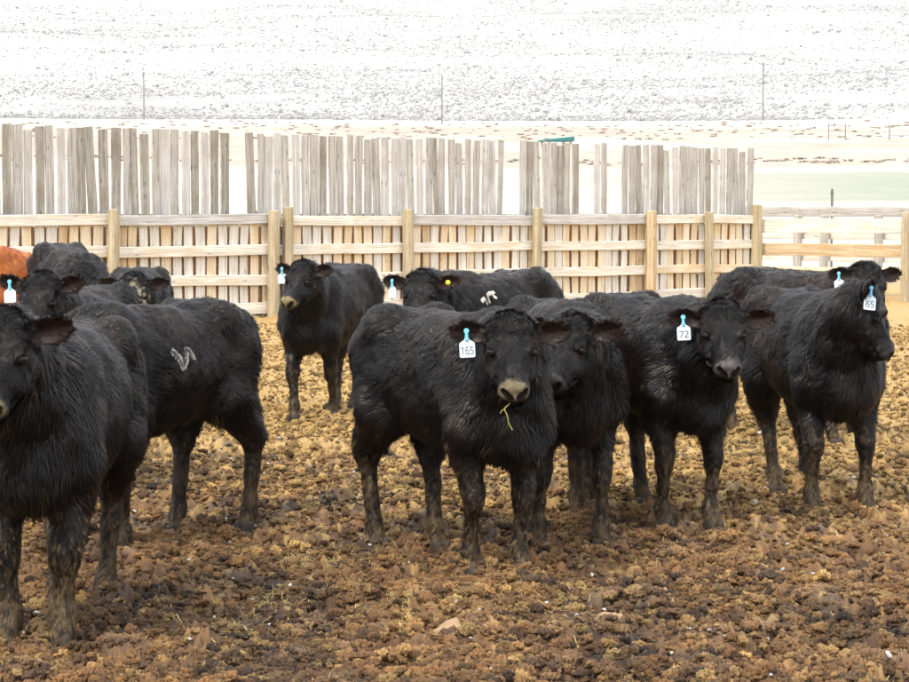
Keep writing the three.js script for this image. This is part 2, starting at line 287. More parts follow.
{
  const origin = FA.clone().add(V(FDIR.z, 0, -FDIR.x).multiplyScalar(0.24));
  const wb = thing('windbreak_fence', 'tall windbreak of upright grey weathered boards with gaps behind the rail fence', 'fence', origin, FTURN);
  const wid = []; const geos = []; for (let v = 0; v < 14; v++) geos.push(boardGeo(wid[v] = rr(0.135, 0.162), 2.92, 0.025, rr(-0.1, 0.1), 0.025, v + 70));
  const narrow = [0, 1, 2].map((v) => boardGeo(0.11, 2.92, 0.025, rr(-0.2, 0.2), 0.03, v + 90));
  const short = [0, 1].map((v) => boardGeo(0.15, 1.48, 0.025, rr(-0.2, 0.2), 0.03, v + 95));
  const gaps = [[239.5, 254], [516, 526], [590, 602], [620.5, 629]].map((g) => g.map(alongFence));
  const tones = [[-9, 250, [0.35, 0.45, 0.2]], [250, 300, [0.15, 0.5, 0.35]], [300, 412, [0.03, 0.3, 0.67]], [412, 515, [0.12, 0.6, 0.28]], [515, 640, [0.2, 0.6, 0.2]], [640, 760, [0.25, 0.55, 0.2]]];
  const toPx = (s) => { const x = FA.x + FDIR.x * s, z = FA.z + FDIR.z * s; return CX + FPX * x / -z; };
  let lean = 0;
  for (let s = -4.1, i = 0; s < FLEN - 0.05; i++) {
    lean = lean * 0.8 + rr(-0.0035, 0.0035);
    const u = toPx(s), tone = (tones.find(([a, b]) => u >= a && u < b) ?? tones[0])[2], t = rnd(), nar = rnd() < 0.05;
    const skip = gaps.find(([a, b]) => s > a - 0.11 && s < b);
    if (skip) { s = skip[1] + 0.01; }
    if (skip) { const q = (skip[0] + skip[1]) / 2; for (const o of [-0.08, 0.08]) { const fb = part('board', short[i % 2], woodPale, wb); fb.position.set(q + o, 0.03, 0); } }
    const step = nar ? 0.11 : wid[(i * 5) % 14]; s += step / 2;
    const b = part('board', nar ? narrow[i % 3] : geos[(i * 5) % 14], t < tone[0] ? woodDark : t < tone[0] + tone[1] ? woodGrey : woodBleach, wb);
    b.position.set(s, 0.04 + rr(-0.022, 0.022) - 0.004 * s + (i % 11 === 4 ? -0.06 : 0), rr(-0.006, 0.006)); b.rotation.z = lean + rr(-0.003, 0.003) + (u > 84 && u < 108 ? 0.02 : 0);
    s += step / 2 + rr(0.027, 0.037);
  }
  for (const [y, k] of [[1.58, 1]]) for (let a = -4.2, j = 0; a < FLEN - 0.1; a += 3.6, j++) { const p = part('back_rail', boardGeo(0.13, Math.min(3.58, FLEN - 0.03 - a), 0.045, 0, 0.012, 200 + k * 9 + j), k === 2 ? woodPale : woodGrey, wb); p.rotation.z = -Math.PI / 2; p.position.set(a, y, -0.05 - 0.002 * (j % 2)); }
  for (let j = 0, a = -3.6; a < FLEN; a += 2.75, j++) { const p = part('back_post', logGeo(0.08, 2.0, j + 30), woodGrey, wb); p.position.set(a, -0.3, -0.21); }
}
{ // low plank fence running on from the corner, and the second one across the alley behind it
  const A = FB.clone(), B = atDepth(1010, 260, 36.6); B.y = 0;
  const run = B.clone().sub(A), L = run.length(), dir = run.normalize(), turn = Math.atan2(-dir.z, dir.x);
  const f = thing('rail_fence', 'open fence of three wide pale planks joining the corner post of the pen', 'fence', A, turn);
  const sAt = (u) => { const k = (u - CX) / FPX; return (-A.x + k * -A.z) / (dir.x + k * dir.z); };
  const posts = [0, sAt(907), sAt(1000)];
  posts.forEach((s, i) => { const p = part('post', logGeo(i ? 0.085 : 0.115, (i ? 1.68 : 1.82) + 0.3, i * 2 + 60), i ? woodPost : woodPost, f); p.position.set(s, -0.3, 0.1); });
  [[1.38, 0.27, woodPale], [0.93, 0.24, woodGold], [0.47, 0.26, woodCream]].forEach(([y, w, m], j) => { for (const [a, b] of [[0.02, posts[1]], [posts[1], posts[2]]]) { const p = part('plank', boardGeo(w, b - a - 0.01, 0.05, 0.04, 0.03, 300 + j + a * 3), m, f); p.rotation.z = -Math.PI / 2 - 0.004 * j; p.position.set(a, y + w / 2 - 0.1, -0.02); } });
  const A2 = atDepth(742, 260, 41.5); A2.y = 0; const B2 = atDepth(1010, 260, 38.6); B2.y = 0;
  const r2 = B2.clone().sub(A2), L2 = r2.length(), d2 = r2.normalize();
  const g = thing('alley_fence', 'grey plank fence standing behind the open rail fence across the alley', 'fence', A2, Math.atan2(-d2.z, d2.x));
  const s2 = (u) => { const k = (u - CX) / FPX; return (-A2.x + k * -A2.z) / (d2.x + k * d2.z); };
  [[1.62, 0.2, woodGrey], [1.22, 0.3, woodPale], [0.78, 0.28, woodPale], [0.34, 0.28, woodPale]].forEach(([y, w, m], j) => { const p = part('plank', boardGeo(w, L2, 0.045, 0, 0.03, 330 + j), m, g); p.rotation.z = -Math.PI / 2 - 0.006; p.position.set(0, y + 0.07, 0); });
  [s2(800), s2(826), s2(880), s2(960)].forEach((s, i) => { const p = part('post', logGeo(0.09, 1.62 + 0.3, i + 80), woodGrey, g); p.position.set(s, -0.3, 0.12); });
  const sp = atDepth(832, 215, 42.5), st = part('steel_post', mergeGeometries([new THREE.BoxGeometry(0.05, 2.4, 0.012), new THREE.BoxGeometry(0.012, 2.4, 0.04).translate(0, 0, 0.026), new THREE.BoxGeometry(0.07, 0.05, 0.02).translate(0, 1.1, -0.012)]), new THREE.MeshStandardMaterial({ color: new THREE.Color(0.2, 0.19, 0.17), roughness: 0.7, metalness: 0.3 }), scene);
  st.position.set(sp.x, 0.97, sp.z); tag(st, 'thin grey steel post sticking up behind the plank fence', 'post');
}

// ---------------------------------------------------------------- far things
{
  const mt = new THREE.MeshStandardMaterial({ color: new THREE.Color(0.2, 0.19, 0.185), roughness: 0.9 });
  for (const [u, top, base, d, lab] of [[144, 80, 127, 330, 'slim wooden utility pole on the hillside above the grey boards'], [442, 81, 130, 322, 'slim wooden utility pole on the hillside above the pale boards'], [763, 66, 122, 330, 'tallest dark utility pole on the hillside above the open fence']]) {
    const p = atDepth(u, base, d), y = landHeight(p.x, p.z), h = (base - top) / FPX * d * 1.0 + 0.6;
    const t = thing('utility_pole', lab, 'pole', V(p.x, y - 0.6, p.z), rr(-0.3, 0.3), 'utility poles along the foot of the hill');
    part('pole', new THREE.CylinderGeometry(0.09, 0.12, h + Math.max(0, p.y - y), 10, 4).translate(0, (h + Math.max(0, p.y - y)) / 2, 0), mt, t);
    part('crossarm', new THREE.BoxGeometry(0.1, 0.13, 0.9).translate(0, h + Math.max(0, p.y - y) - 0.4, 0.12), mt, t);
    for (const s of [-1, 1]) part('insulator', new THREE.LatheGeometry([[0, 0], [0.05, 0], [0.07, 0.05], [0.04, 0.09], [0.05, 0.14], [0, 0.17]].map((a) => new THREE.Vector2(...a)), 8).translate(0, h + Math.max(0, p.y - y) - 0.335, 0.12 + s * 0.38), mt, t);
  }
  // small teal roof peeping over the windbreak
  const p = atDepth(561, 139, 58), y = landHeight(p.x, p.z), H = p.y - y;
  const t = thing('feed_shelter', 'small shelter with teal sheet metal roof just showing over the windbreak', 'shelter', V(p.x, y, p.z), 0.25);
  const teal = new THREE.MeshStandardMaterial({ color: new THREE.Color(0.03, 0.17, 0.18), roughness: 0.5, metalness: 0.2 });
  const rs = new THREE.Shape([[-0.42, -0.05], [-0.42, -0.02], [0.4, 0.07], [0.4, -0.05]].map((a) => new THREE.Vector2(...a)));
  part('roof', new THREE.ExtrudeGeometry(rs, { depth: 0.9, bevelEnabled: true, bevelSize: 0.01, bevelThickness: 0.01, bevelSegments: 1 }).translate(0, H, -0.9), teal, t);
  const g = new THREE.MeshStandardMaterial({ color: new THREE.Color(0.5, 0.47, 0.42), roughness: 0.9 });
  for (const x of [-0.33, 0.33]) for (const z of [-0.1, -0.8]) part('post', new THREE.CylinderGeometry(0.045, 0.05, H - 0.02, 8).translate(x, (H - 0.1) / 2, z), g, t);
  // rusty gate frames on the far pasture
  const rust = new THREE.MeshStandardMaterial({ color: new THREE.Color(0.2, 0.16, 0.14), roughness: 0.8 });
  for (const [u, v, w, d, lab] of [[837, 141, 2.2, 250, 'narrower of the two small gate frames far off on the tan pasture'], [900, 142, 2.6, 250, 'wider of the two small gate frames far off on the tan pasture']]) {
    const q = atDepth(u, v, d), yy = landHeight(q.x, q.z), gt = thing('field_gate', lab, 'gate', V(q.x, yy, q.z), rr(-0.2, 0.2), 'gates on the far pasture');
    for (const s of [-1, 1]) part('gate_post', new THREE.CylinderGeometry(0.06, 0.07, 2.2, 8).translate(s * w / 2, 0.9, 0), rust, gt);
    for (const h of [0.5, 1.1, 1.75]) part('bar', new THREE.CylinderGeometry(0.03, 0.03, w, 6).rotateZ(Math.PI / 2).translate(0, h, 0), rust, gt);
  }
  // sagebrush over the hill
  const sprig = []; for (let i = 0; i < 26; i++) { const c = new THREE.ConeGeometry(0.13, rr(0.4, 0.75), 4, 1); c.translate(0, 0.3, 0); c.rotateZ(rr(-1, 1)); c.rotateY(rr(0, 6.3)); c.translate(rr(-0.25, 0.25), rr(-0.05, 0.2), rr(-0.25, 0.25)); sprig.push(c); }
  const bush = mergeGeometries(sprig);
  scatter('sagebrush', bush, white(1), 30000, 'pale grey sagebrush dotted over the snowy hillside', 'sagebrush', (i, p, q, s) => {
    let d, a, n; do { d = lerp(335, 1250, Math.pow(rnd(), 1.5)); a = rr(-0.29, 0.29); n = fbm2(Math.sin(a) * d / 40, d / 40, 3); } while (n < 0.25 + 0.3 * rnd());
    p.set(Math.sin(a) * d, 0, -Math.cos(a) * d); p.y = landHeight(p.x, p.z); q.setFromEuler(E.set(0, rr(0, 6), 0)); const k = rr(0.18, 0.5) * (rnd() < 0.04 ? 2.2 : 1) * (0.8 + d / 1400); s.set(k * rr(1, 1.6), k * 0.9, k * rr(1, 1.6));
    return mix3([0.33, 0.327, 0.317], [0.43, 0.427, 0.415], rnd());
  });
  scatter('dry_brush', bush, white(1), 600, 'low reddish dry brush across the far pasture', 'brush', (i, p, q, s) => {
    const line = i % 3, a = rr(-0.27, 0.27), wv = 16 * (noise2(a * 22, line) - 0.5), d = (line === 0 ? rr(184, 197) : line === 1 ? rr(255, 292) : rr(295, 328)) + wv * (1 + rr(-0.5, 0.5));
    p.set(Math.sin(a) * d, 0, -Math.cos(a) * d); p.y = landHeight(p.x, p.z); q.setFromEuler(E.set(0, rr(0, 6), 0)); const k = rr(0.2, 0.6); s.set(k * 2.2, k * 0.6, k * 1.8);
    return mix3([0.32, 0.26, 0.21], [0.38, 0.33, 0.27], rnd());
  });
}

// ---------------------------------------------------------------- cattle
// Body: distance field of a trunk, tapered limbs, neck and head, meshed with surface nets; winter coat: locks of hair on that skin.
function surfaceNets(f, lo, hi, cell) {
  const nx = Math.ceil((hi[0] - lo[0]) / cell) + 1, ny = Math.ceil((hi[1] - lo[1]) / cell) + 1, nz = Math.ceil((hi[2] - lo[2]) / cell) + 1, F = new Float32Array(nx * ny * nz), id = new Int32Array(nx * ny * nz).fill(-1);
  const at = (i, j, k) => (k * ny + j) * nx + i;
  for (let k = 0; k < nz; k++) for (let j = 0; j < ny; j++) for (let i = 0; i < nx; i++) F[at(i, j, k)] = f(lo[0] + i * cell, lo[1] + j * cell, lo[2] + k * cell);
  const pos = [], idx = [];
  for (let k = 0; k < nz - 1; k++) for (let j = 0; j < ny - 1; j++) for (let i = 0; i < nx - 1; i++) {
    const v = []; let m = 0; for (let c = 0; c < 8; c++) { const d = F[at(i + (c & 1), j + (c >> 1 & 1), k + (c >> 2))]; v.push(d); if (d < 0) m++; }
    if (!m || m === 8) continue;
    let x = 0, y = 0, z = 0, n = 0;
    for (let a = 0; a < 8; a++) for (const b of [a | 1, a | 2, a | 4]) if (b !== a && (v[a] < 0) !== (v[b] < 0)) { const t = v[a] / (v[a] - v[b]); x += lerp(a & 1, b & 1, t); y += lerp(a >> 1 & 1, b >> 1 & 1, t); z += lerp(a >> 2, b >> 2, t); n++; }
    id[at(i, j, k)] = pos.length / 3; pos.push(lo[0] + (i + x / n) * cell, lo[1] + (j + y / n) * cell, lo[2] + (k + z / n) * cell);
  }
  const quad = (a, b, c, d, fl) => { if (a < 0 || b < 0 || c < 0 || d < 0) return; fl ? idx.push(a, b, c, a, c, d) : idx.push(a, c, b, a, d, c); };
  for (let k = 1; k < nz - 1; k++) for (let j = 1; j < ny - 1; j++) for (let i = 1; i < nx - 1; i++) {
    const s = F[at(i, j, k)] < 0;
    if (s !== F[at(i + 1, j, k)] < 0) quad(id[at(i, j - 1, k - 1)], id[at(i, j, k - 1)], id[at(i, j, k)], id[at(i, j - 1, k)], s);
    if (s !== F[at(i, j + 1, k)] < 0) quad(id[at(i - 1, j, k - 1)], id[at(i - 1, j, k)], id[at(i, j, k)], id[at(i, j, k - 1)], s);
    if (s !== F[at(i, j, k + 1)] < 0) quad(id[at(i - 1, j - 1, k)], id[at(i, j - 1, k)], id[at(i, j, k)], id[at(i - 1, j, k)], s);
  }
  const g = new THREE.BufferGeometry(); g.setAttribute('position', new THREE.Float32BufferAttribute(pos, 3)); g.setIndex(idx); g.computeVertexNormals(); return g;
}
const smin = (a, b, k) => { const h = Math.max(k - Math.abs(a - b), 0) / k; return Math.min(a, b) - h * h * k * 0.25; };
const smax = (a, b, k) => -smin(-a, -b, k);
function cap(a, b, ra, rb) { // tapered capsule between points a and b
  const bx = b[0] - a[0], by = b[1] - a[1], bz = b[2] - a[2], L = 1 / (bx * bx + by * by + bz * bz);
  return (x, y, z) => { const px = x - a[0], py = y - a[1], pz = z - a[2]; let t = (px * bx + py * by + pz * bz) * L; t = t < 0 ? 0 : t > 1 ? 1 : t; const qx = px - bx * t, qy = py - by * t, qz = pz - bz * t; return Math.sqrt(qx * qx + qy * qy + qz * qz) - ra - (rb - ra) * t; };
}
function ell(c, r) { const m = Math.min(...r); return (x, y, z) => { const a = (x - c[0]) / r[0], b = (y - c[1]) / r[1], d = (z - c[2]) / r[2]; const q = Math.sqrt(a * a + b * b + d * d); return q < 0.2 ? -m * 0.8 : (q - 1) * m * (q > 1 ? 1.15 : 1); }; }
function stations(list) { // body of elliptical sections along x: [x, centre y, half height, half width]
  const n = list.length;
  const cr = (p, q, r, s, t) => 0.5 * (2 * q + (r - p) * t + (2 * p - 5 * q + 4 * r - s) * t * t + (3 * q - p - 3 * r + s) * t * t * t);
  return (x, y, z) => {
    const xc = clamp(x, list[0][0], list[n - 1][0]); let i = 0; while (i < n - 2 && xc > list[i + 1][0]) i++;
    const t = (xc - list[i][0]) / (list[i + 1][0] - list[i][0]), A = list[Math.max(0, i - 1)], B = list[i], C = list[i + 1], D = list[Math.min(n - 1, i + 2)];
    const yc = cr(A[1], B[1], C[1], D[1], t), hh = Math.max(0.02, cr(A[2], B[2], C[2], D[2], t)), hw = Math.max(0.02, cr(A[3], B[3], C[3], D[3], t));
    const u = Math.abs((y - yc) / hh), w = Math.abs(z / hw), q = Math.pow(Math.pow(u, 2.25) + Math.pow(w, 2.25), 1 / 2.25), d = (q - 1) * Math.min(hh, hw), dx = x - xc;
    return dx === 0 ? d : Math.sqrt(dx * dx + Math.max(d, 0) ** 2) + Math.min(d, 0);
  };
}
const headSkull = stations([[-0.045, -0.09, 0.05, 0.05], [0.0, -0.085, 0.09, 0.095], [0.07, -0.095, 0.115, 0.118], [0.14, -0.105, 0.115, 0.118], [0.2, -0.105, 0.105, 0.09], [0.27, -0.1, 0.09, 0.069], [0.33, -0.095, 0.08, 0.068], [0.375, -0.09, 0.075, 0.075], [0.41, -0.088, 0.066, 0.073], [0.435, -0.086, 0.048, 0.056], [0.448, -0.086, 0.022, 0.03]]);
function makeEar(s, droop, back) { // cupped ear on side s; returns distance and its frame
  const base = V(0.04, -0.045, s * 0.1), u = V(-0.12 - back, 0.02 - droop, s).normalize(), f = V(0.8, 0.75, s * 0.2); f.addScaledVector(u, -f.dot(u)).normalize(); const v = V().crossVectors(u, f);
  const mid = base.clone().addScaledVector(u, 0.095);
  const d = (x, y, z) => {
    const px = x - mid.x, py = y - mid.y, pz = z - mid.z, a = px * u.x + py * u.y + pz * u.z, b = px * v.x + py * v.y + pz * v.z, c = px * f.x + py * f.y + pz * f.z;
    const wide = 0.062 * (1 - 0.25 * clamp(a / 0.1, -1, 1) * (a > 0 ? 1 : -0.7)), A = a / 0.098, B = b / wide, q = Math.sqrt(A * A + B * B);
    const cup = c + 0.02 - 0.034 * Math.min(1, q * q);            // the shell curves forward at its rim
    const d2 = (q - 1) * 0.062, th = Math.abs(cup) - 0.009; return smax(d2, th, 0.012);
  };
  return { d, base, u, v, f, mid };
}
const hornGrey = new THREE.MeshStandardMaterial({ color: new THREE.Color(0.03, 0.021, 0.013), roughness: 0.75 });
const eyeMat = new THREE.MeshPhysicalMaterial({ color: new THREE.Color(0.008, 0.005, 0.004), roughness: 0.2, specularIntensity: 0.6 });
const lidMat = new THREE.MeshStandardMaterial({ color: new THREE.Color(0.014, 0.011, 0.011), roughness: 0.6 });
const tagMat = new THREE.MeshStandardMaterial({ color: new THREE.Color(0.6, 0.7, 0.76), roughness: 0.5 });
const stemMat = new THREE.MeshStandardMaterial({ color: new THREE.Color(0.16, 0.5, 0.75), roughness: 0.4 });
const inkMat = new THREE.MeshStandardMaterial({ color: new THREE.Color(0.06, 0.07, 0.09), roughness: 0.7 });
const yellowMat = new THREE.MeshStandardMaterial({ color: new THREE.Color(0.8, 0.6, 0.03), roughness: 0.4 });
const skinMat = new THREE.MeshPhysicalMaterial({ vertexColors: true, roughness: 0.45, specularIntensity: 0.38 });
const furMat = new THREE.MeshPhysicalMaterial({ color: 0xffffff, roughness: 0.35, specularIntensity: 0.42, side: THREE.DoubleSide });
const font = await new FontLoader().loadAsync('fonts/droid/droid_sans_regular.typeface.json');
// one lock of hair: blades rising from the skin (y out, z along the coat), length 1
const lockGeo = (() => {
  const pos = [], idx = [];
  for (let b = 0; b < 13; b++) {
    const x0 = rr(-0.32, 0.32), z0 = rr(-0.4, 0.35), l = rr(0.6, 1.15), w = rr(0.016, 0.032), sx = rr(-0.2, 0.2), up = rr(0.12, 0.42), tw = rr(-0.5, 0.5), k = pos.length / 3;
    for (let j = 0; j <= 2; j++) { const t = j / 2, x = x0 + sx * t * t * l, y = up * Math.sin(t * 2.2) * l * 0.75 - 0.05, z = z0 + t * l * 0.95, ww = w * (j === 1 ? 0.9 : 1); if (j < 2) pos.push(x - ww, y - ww * tw, z, x + ww, y + ww * tw, z); else pos.push(x, y, z); }
    idx.push(k, k + 2, k + 1, k + 1, k + 2, k + 3, k + 2, k + 4, k + 3);
  }
  const g = new THREE.BufferGeometry(); g.setAttribute('position', new THREE.Float32BufferAttribute(pos, 3)); g.setIndex(idx); g.computeVertexNormals(); return g;
})();

function makeCow(spec) {
  const S = spec.scale ?? 1;
  // feet: [front right, front left, rear right, rear left] as ground points or null
  const feet = (spec.feet ?? []).map((f) => f && onGround(f[0], f[1]));
  const mid = (a, b, alt) => a && b ? a.clone().add(b).multiplyScalar(0.5) : V(alt[0], 0, -alt[1]);
  const fm = spec.front ? V(spec.front[0], 0, -spec.front[1]) : mid(feet[0], feet[1], spec.front), rm = spec.rear ? V(spec.rear[0], 0, -spec.rear[1]) : mid(feet[2], feet[3], spec.rear);
  const h = fm.clone().sub(rm), heading = spec.heading !== undefined ? spec.heading * Math.PI / 180 : Math.atan2(h.x, h.z), turn = heading - Math.PI / 2;
  const fwd = V(Math.sin(heading), 0, Math.cos(heading));
  const root = fm.clone().addScaledVector(fwd, -0.4 * S).add(rm.clone().addScaledVector(fwd, 0.45 * S)).multiplyScalar(0.5);
  root.y = penLow(root.x, root.z);
  const toLocal = (p) => p.clone().sub(root).applyAxisAngle(V(0, 1, 0), -turn).divideScalar(S);
  const g = thing(spec.name ?? 'black_cow', spec.label, 'cow', root, turn, spec.group);
  g.scale.setScalar(S); if (spec.tilt) { g.rotation.order = 'YXZ'; g.rotation.z = spec.tilt; }
  const sd = spec.seed;
  // legs
  const defaults = [[0.41, 0.15], [0.38, -0.15], [-0.47, 0.15], [-0.43, -0.16]], foot = defaults.map(([x, z], i) => { const p = feet[i] ? toLocal(feet[i]) : V(x, 0, z); const sg = i % 2 ? -1 : 1; p.x = clamp(p.x, defaults[i][0] - 0.2, defaults[i][0] + 0.2); p.z = clamp(p.z, sg > 0 ? 0.07 : -0.24, sg > 0 ? 0.24 : -0.07); return p; });
  foot.forEach((p) => { const w = p.clone().multiplyScalar(S).applyAxisAngle(V(0, 1, 0), turn).add(root); p.y = (penLow(w.x, w.z) - 0.018 - root.y) / S; });
  const prims = [];
  const trunk = stations([[-0.7, 0.99, 0.1, 0.07], [-0.64, 0.96, 0.18, 0.145], [-0.5, 0.925, 0.27, 0.2], [-0.3, 0.905, 0.285, 0.228], [-0.05, 0.878, 0.31, 0.252], [0.2, 0.872, 0.318, 0.24], [0.4, 0.88, 0.305, 0.205], [0.54, 0.87, 0.25, 0.155], [0.64, 0.84, 0.16, 0.09]].map(([x, y, hh, hw]) => [x, y, hh, hw * (spec.girth ?? 1)]));
  for (const s of [1, -1]) {
    const F = foot[s > 0 ? 0 : 1], R = foot[s > 0 ? 2 : 3], zf = s * 0.145, zr = s * 0.14;
    prims.push([cap([0.36, 1.0, s * 0.11], [0.42, 0.72, s * 0.15], 0.105, 0.108), 0.1]);
    const el = [0.36, 0.62, zf], kn = [lerp(el[0], F.x, 0.62) + 0.03, 0.36, lerp(zf, F.z, 0.55)], fe = [F.x - 0.015, F.y + 0.12, F.z];
    const lt = spec.leg ?? 1; prims.push([cap(el, kn, 0.082, 0.046 * lt), 0.07], [cap([kn[0], 0.39, kn[2]], [kn[0], 0.32, kn[2]], 0.049 * lt, 0.044 * lt), 0.03], [cap(kn, fe, 0.035 * lt, 0.033 * lt), 0.03], [cap(fe, [F.x + 0.02, F.y + 0.03, F.z], 0.042 * lt, 0.044 * lt), 0.03]);
    const st = [-0.36, 0.7, zr * 1.15], hk = [R.x - 0.075, 0.47, lerp(zr, R.z, 0.6)], ft = [R.x - 0.02, R.y + 0.12, R.z];
    prims.push([cap([-0.52, 0.98, s * 0.12], [-0.44, 0.74, s * 0.14], 0.135, 0.12), 0.09], [cap(st, hk, 0.105, 0.056), 0.08], [cap([-0.57, 0.8, s * 0.115], hk, 0.08, 0.052), 0.06], [cap(hk, ft, 0.047, 0.035), 0.035], [cap(ft, [R.x + 0.02, R.y + 0.03, R.z], 0.042, 0.044), 0.03]);
    prims.push([ell([-0.38, 1.12, s * 0.16], [0.11, 0.09, 0.08]), 0.08]);
  }
  // head frame
  const hp = spec.head, poll = toLocal(atDepth(hp.at[0], hp.at[1], hp.at[2])), yaw = -(hp.yaw * Math.PI / 180 - heading), pitch = hp.pitch * Math.PI / 180, roll = (hp.roll ?? 0) * Math.PI / 180;
  const hx = V(Math.cos(yaw) * Math.cos(pitch), -Math.sin(pitch), Math.sin(yaw) * Math.cos(pitch)), hz = V(-Math.sin(yaw), 0, Math.cos(yaw)).applyAxisAngle(hx, roll), hy = V().crossVectors(hz, hx);
  const HM = new THREE.Matrix4().makeBasis(hx.clone().multiplyScalar(0.83), hy.clone().multiplyScalar(0.93), hz.clone().multiplyScalar(0.93)).setPosition(poll), fromHead = (x, y, z) => V(x, y, z).applyMatrix4(HM);
  const a3 = (v) => [v.x, v.y, v.z];
  const crest = fromHead(0.0, -0.09, 0), throat = fromHead(0.09, -0.16, 0), mid1 = V(0.44, 1.02, 0).lerp(crest, 0.55), mid2 = V(0.5, 0.8, 0).lerp(throat, 0.55); mid1.x += 0.03; 
  prims.push([cap([0.36, 1.03, 0], a3(mid1), 0.15, 0.115), 0.1], [cap(a3(mid1), a3(crest), 0.13, 0.095), 0.08], [cap([0.46, 0.8, 0], a3(mid2), 0.165, 0.11), 0.1], [cap(a3(mid2), a3(throat), 0.11, 0.075), 0.09]);
  prims.push([ell([0.56, 0.7, 0], [0.13, 0.16, 0.12]), 0.12]);
  const tw = rr(-0.05, 0.05); prims.push([cap([-0.67, 1.12, 0], [-0.77, 0.98, 0], 0.04, 0.034), 0.05], [cap([-0.77, 0.98, 0], [-0.765, 0.6, tw], 0.034, 0.026), 0.03], [cap([-0.765, 0.6, tw], [-0.755, 0.5, tw], 0.036, 0.026), 0.03]);
  const legPr = prims;
  const field = (x, y, z) => {
    let d = trunk(x, y, z);
    if (d > 0.9) return d;
    for (let i = 0; i < legPr.length; i++) { const q = legPr[i][0](x, y, z); if (q < d + legPr[i][1]) d = smin(d, q, legPr[i][1]); }
    if (d < 0.05 && d > -0.05) d += 0.03 * (noise3(x * 7 + sd, y * 7, z * 7) - 0.5) * sstep(0.35, 0.6, y) + 0.014 * (noise3(x * 19 + sd, y * 19, z * 19) - 0.5);
    return d;
  };
  const reach = Math.max(Math.abs(crest.z), Math.abs(throat.z), 0.22) + 0.16;
  const bodyG = surfaceNets(field, [-0.86, -0.04, -Math.max(0.36, crest.z < 0 ? reach : 0)], [Math.max(0.78, crest.x + 0.15, throat.x + 0.15), 1.48, Math.max(0.36, crest.z > 0 ? reach : 0)], 0.0185);
  // head
  const ears = [makeEar(1, hp.droop ?? 0.12, hp.back ?? 0.15), makeEar(-1, hp.droop2 ?? hp.droop ?? 0.12, hp.back2 ?? hp.back ?? 0.15)];
  const hpr = []; for (const s of [1, -1]) hpr.push([cap([0.1, -0.175, s * 0.05], [0.3, -0.165, s * 0.028], 0.052, 0.034), 0.04], [ell([0.135, -0.018, s * 0.09], [0.045, 0.026, 0.03]), 0.03], [ell([0.155, -0.045, s * 0.088], [0.034, 0.032, 0.026]), 0.02], [ell([0.19, -0.12, s * 0.085], [0.09, 0.05, 0.03]), 0.04]);
  hpr.push([cap([0.29, -0.16, 0], [0.39, -0.15, 0], 0.036, 0.03), 0.03], [ell([0.01, 0.0, 0], [0.075, 0.05, 0.09]), 0.06]);
  const cuts = []; for (const s of [1, -1]) cuts.push([ell([0.176, -0.04, s * 0.115], [0.02, 0.016, 0.02]), 0.012], [cap([0.455, -0.08, s * 0.024], [0.428, -0.058, s * 0.055], 0.015, 0.013), 0.008]);
  const headField = (x, y, z) => {
    let d = headSkull(x, y, z);
    if (d < 0.25) { for (const [p, k] of hpr) d = smin(d, p(x, y, z), k); for (const [p, k] of cuts) d = smax(d, -p(x, y, z), k);
      if (x > 0.27) { const m = Math.abs(y + 0.132) - 0.003; d = smax(d, -Math.max(m, -(d + 0.016)), 0.006); }
      d += 0.006 * (noise3(x * 40 + sd, y * 40, z * 40) - 0.5); }
    return Math.min(smin(d, ears[z > 0 ? 0 : 1].d(x, y, z), 0.03), 9);
  };
  const headG = surfaceNets(headField, [-0.14, -0.27, -0.35], [0.47, 0.14, 0.35], spec.near ? 0.0078 : 0.0105);
  // skin colours
  const black = spec.coat ?? [0.0045, 0.0038, 0.0039], brown = spec.brown ?? [0.019, 0.0105, 0.0075], mud = [0.09, 0.056, 0.026];
  const strokes = (spec.brand ?? []).map((line) => line.map(([u, v]) => { // brand: photo pixel -> side of the body
    const r = ray(u, v), o = toLocal(camera.position.clone()), q = toLocal(camera.position.clone().add(r)), dir = q.sub(o), t = ((spec.brandSide ?? -1) * 0.27 - o.z) / dir.z; return [o.x + dir.x * t, o.y + dir.y * t]; }));
  const branded = (x, y, z) => { if (!strokes.length || z * (spec.brandSide ?? -1) < 0.1) return 0; let best = 9; for (const l of strokes) for (let i = 0; i < l.length - 1; i++) { const [ax, ay] = l[i], [bx, by] = l[i + 1], dx = bx - ax, dy = by - ay, t = clamp(((x - ax) * dx + (y - ay) * dy) / (dx * dx + dy * dy + 1e-9)); best = Math.min(best, Math.hypot(x - ax - dx * t, y - ay - dy * t)); } return best < (spec.brandWidth ?? 0.013) * (0.75 + 0.5 * noise3(x * 60, y * 60, 1)) ? 1 : 0; };
  const muddy = spec.mud ?? 0.68;
  const coatColor = (x, y, z) => {
    const n = noise3(x * 3.1 + sd, y * 3.1, z * 3.1), n2 = noise3(x * 13 + sd, y * 13, z * 13), n3 = noise3(x * 42 + sd, y * 26, z * 42);
    let c = mix3(black, brown, clamp(sstep(0.45, 0.85, 0.65 * n + 0.35 * n2) * (spec.brownness ?? 0.6)));
    // caked mud in patches on the lower legs, dung flecks on flank and belly
    const leg = sstep(0.56, 0.2, y) * 0.45 + sstep(0.75, 0.5, y) * 0.08 * (x < -0.3 ? 2.2 : 1);
    const n4 = noise3(x * 95 + sd, y * 55, z * 95); c = mix3(c, mix3(mud, [0.13, 0.095, 0.045], sstep(0.6, 0.9, n4)), sstep(0.6, 0.78, 0.22 * n2 + 0.38 * n3 + 0.4 * n4 + leg * muddy * 0.42 + sstep(0.12, 0.03, y) * 0.12) * (y > 0.62 ? 0.3 : 0.9));
    if (n3 > 0.92 && n4 > 0.7 && y > 0.9) c = mix3(c, [0.2, 0.16, 0.1], 0.35);
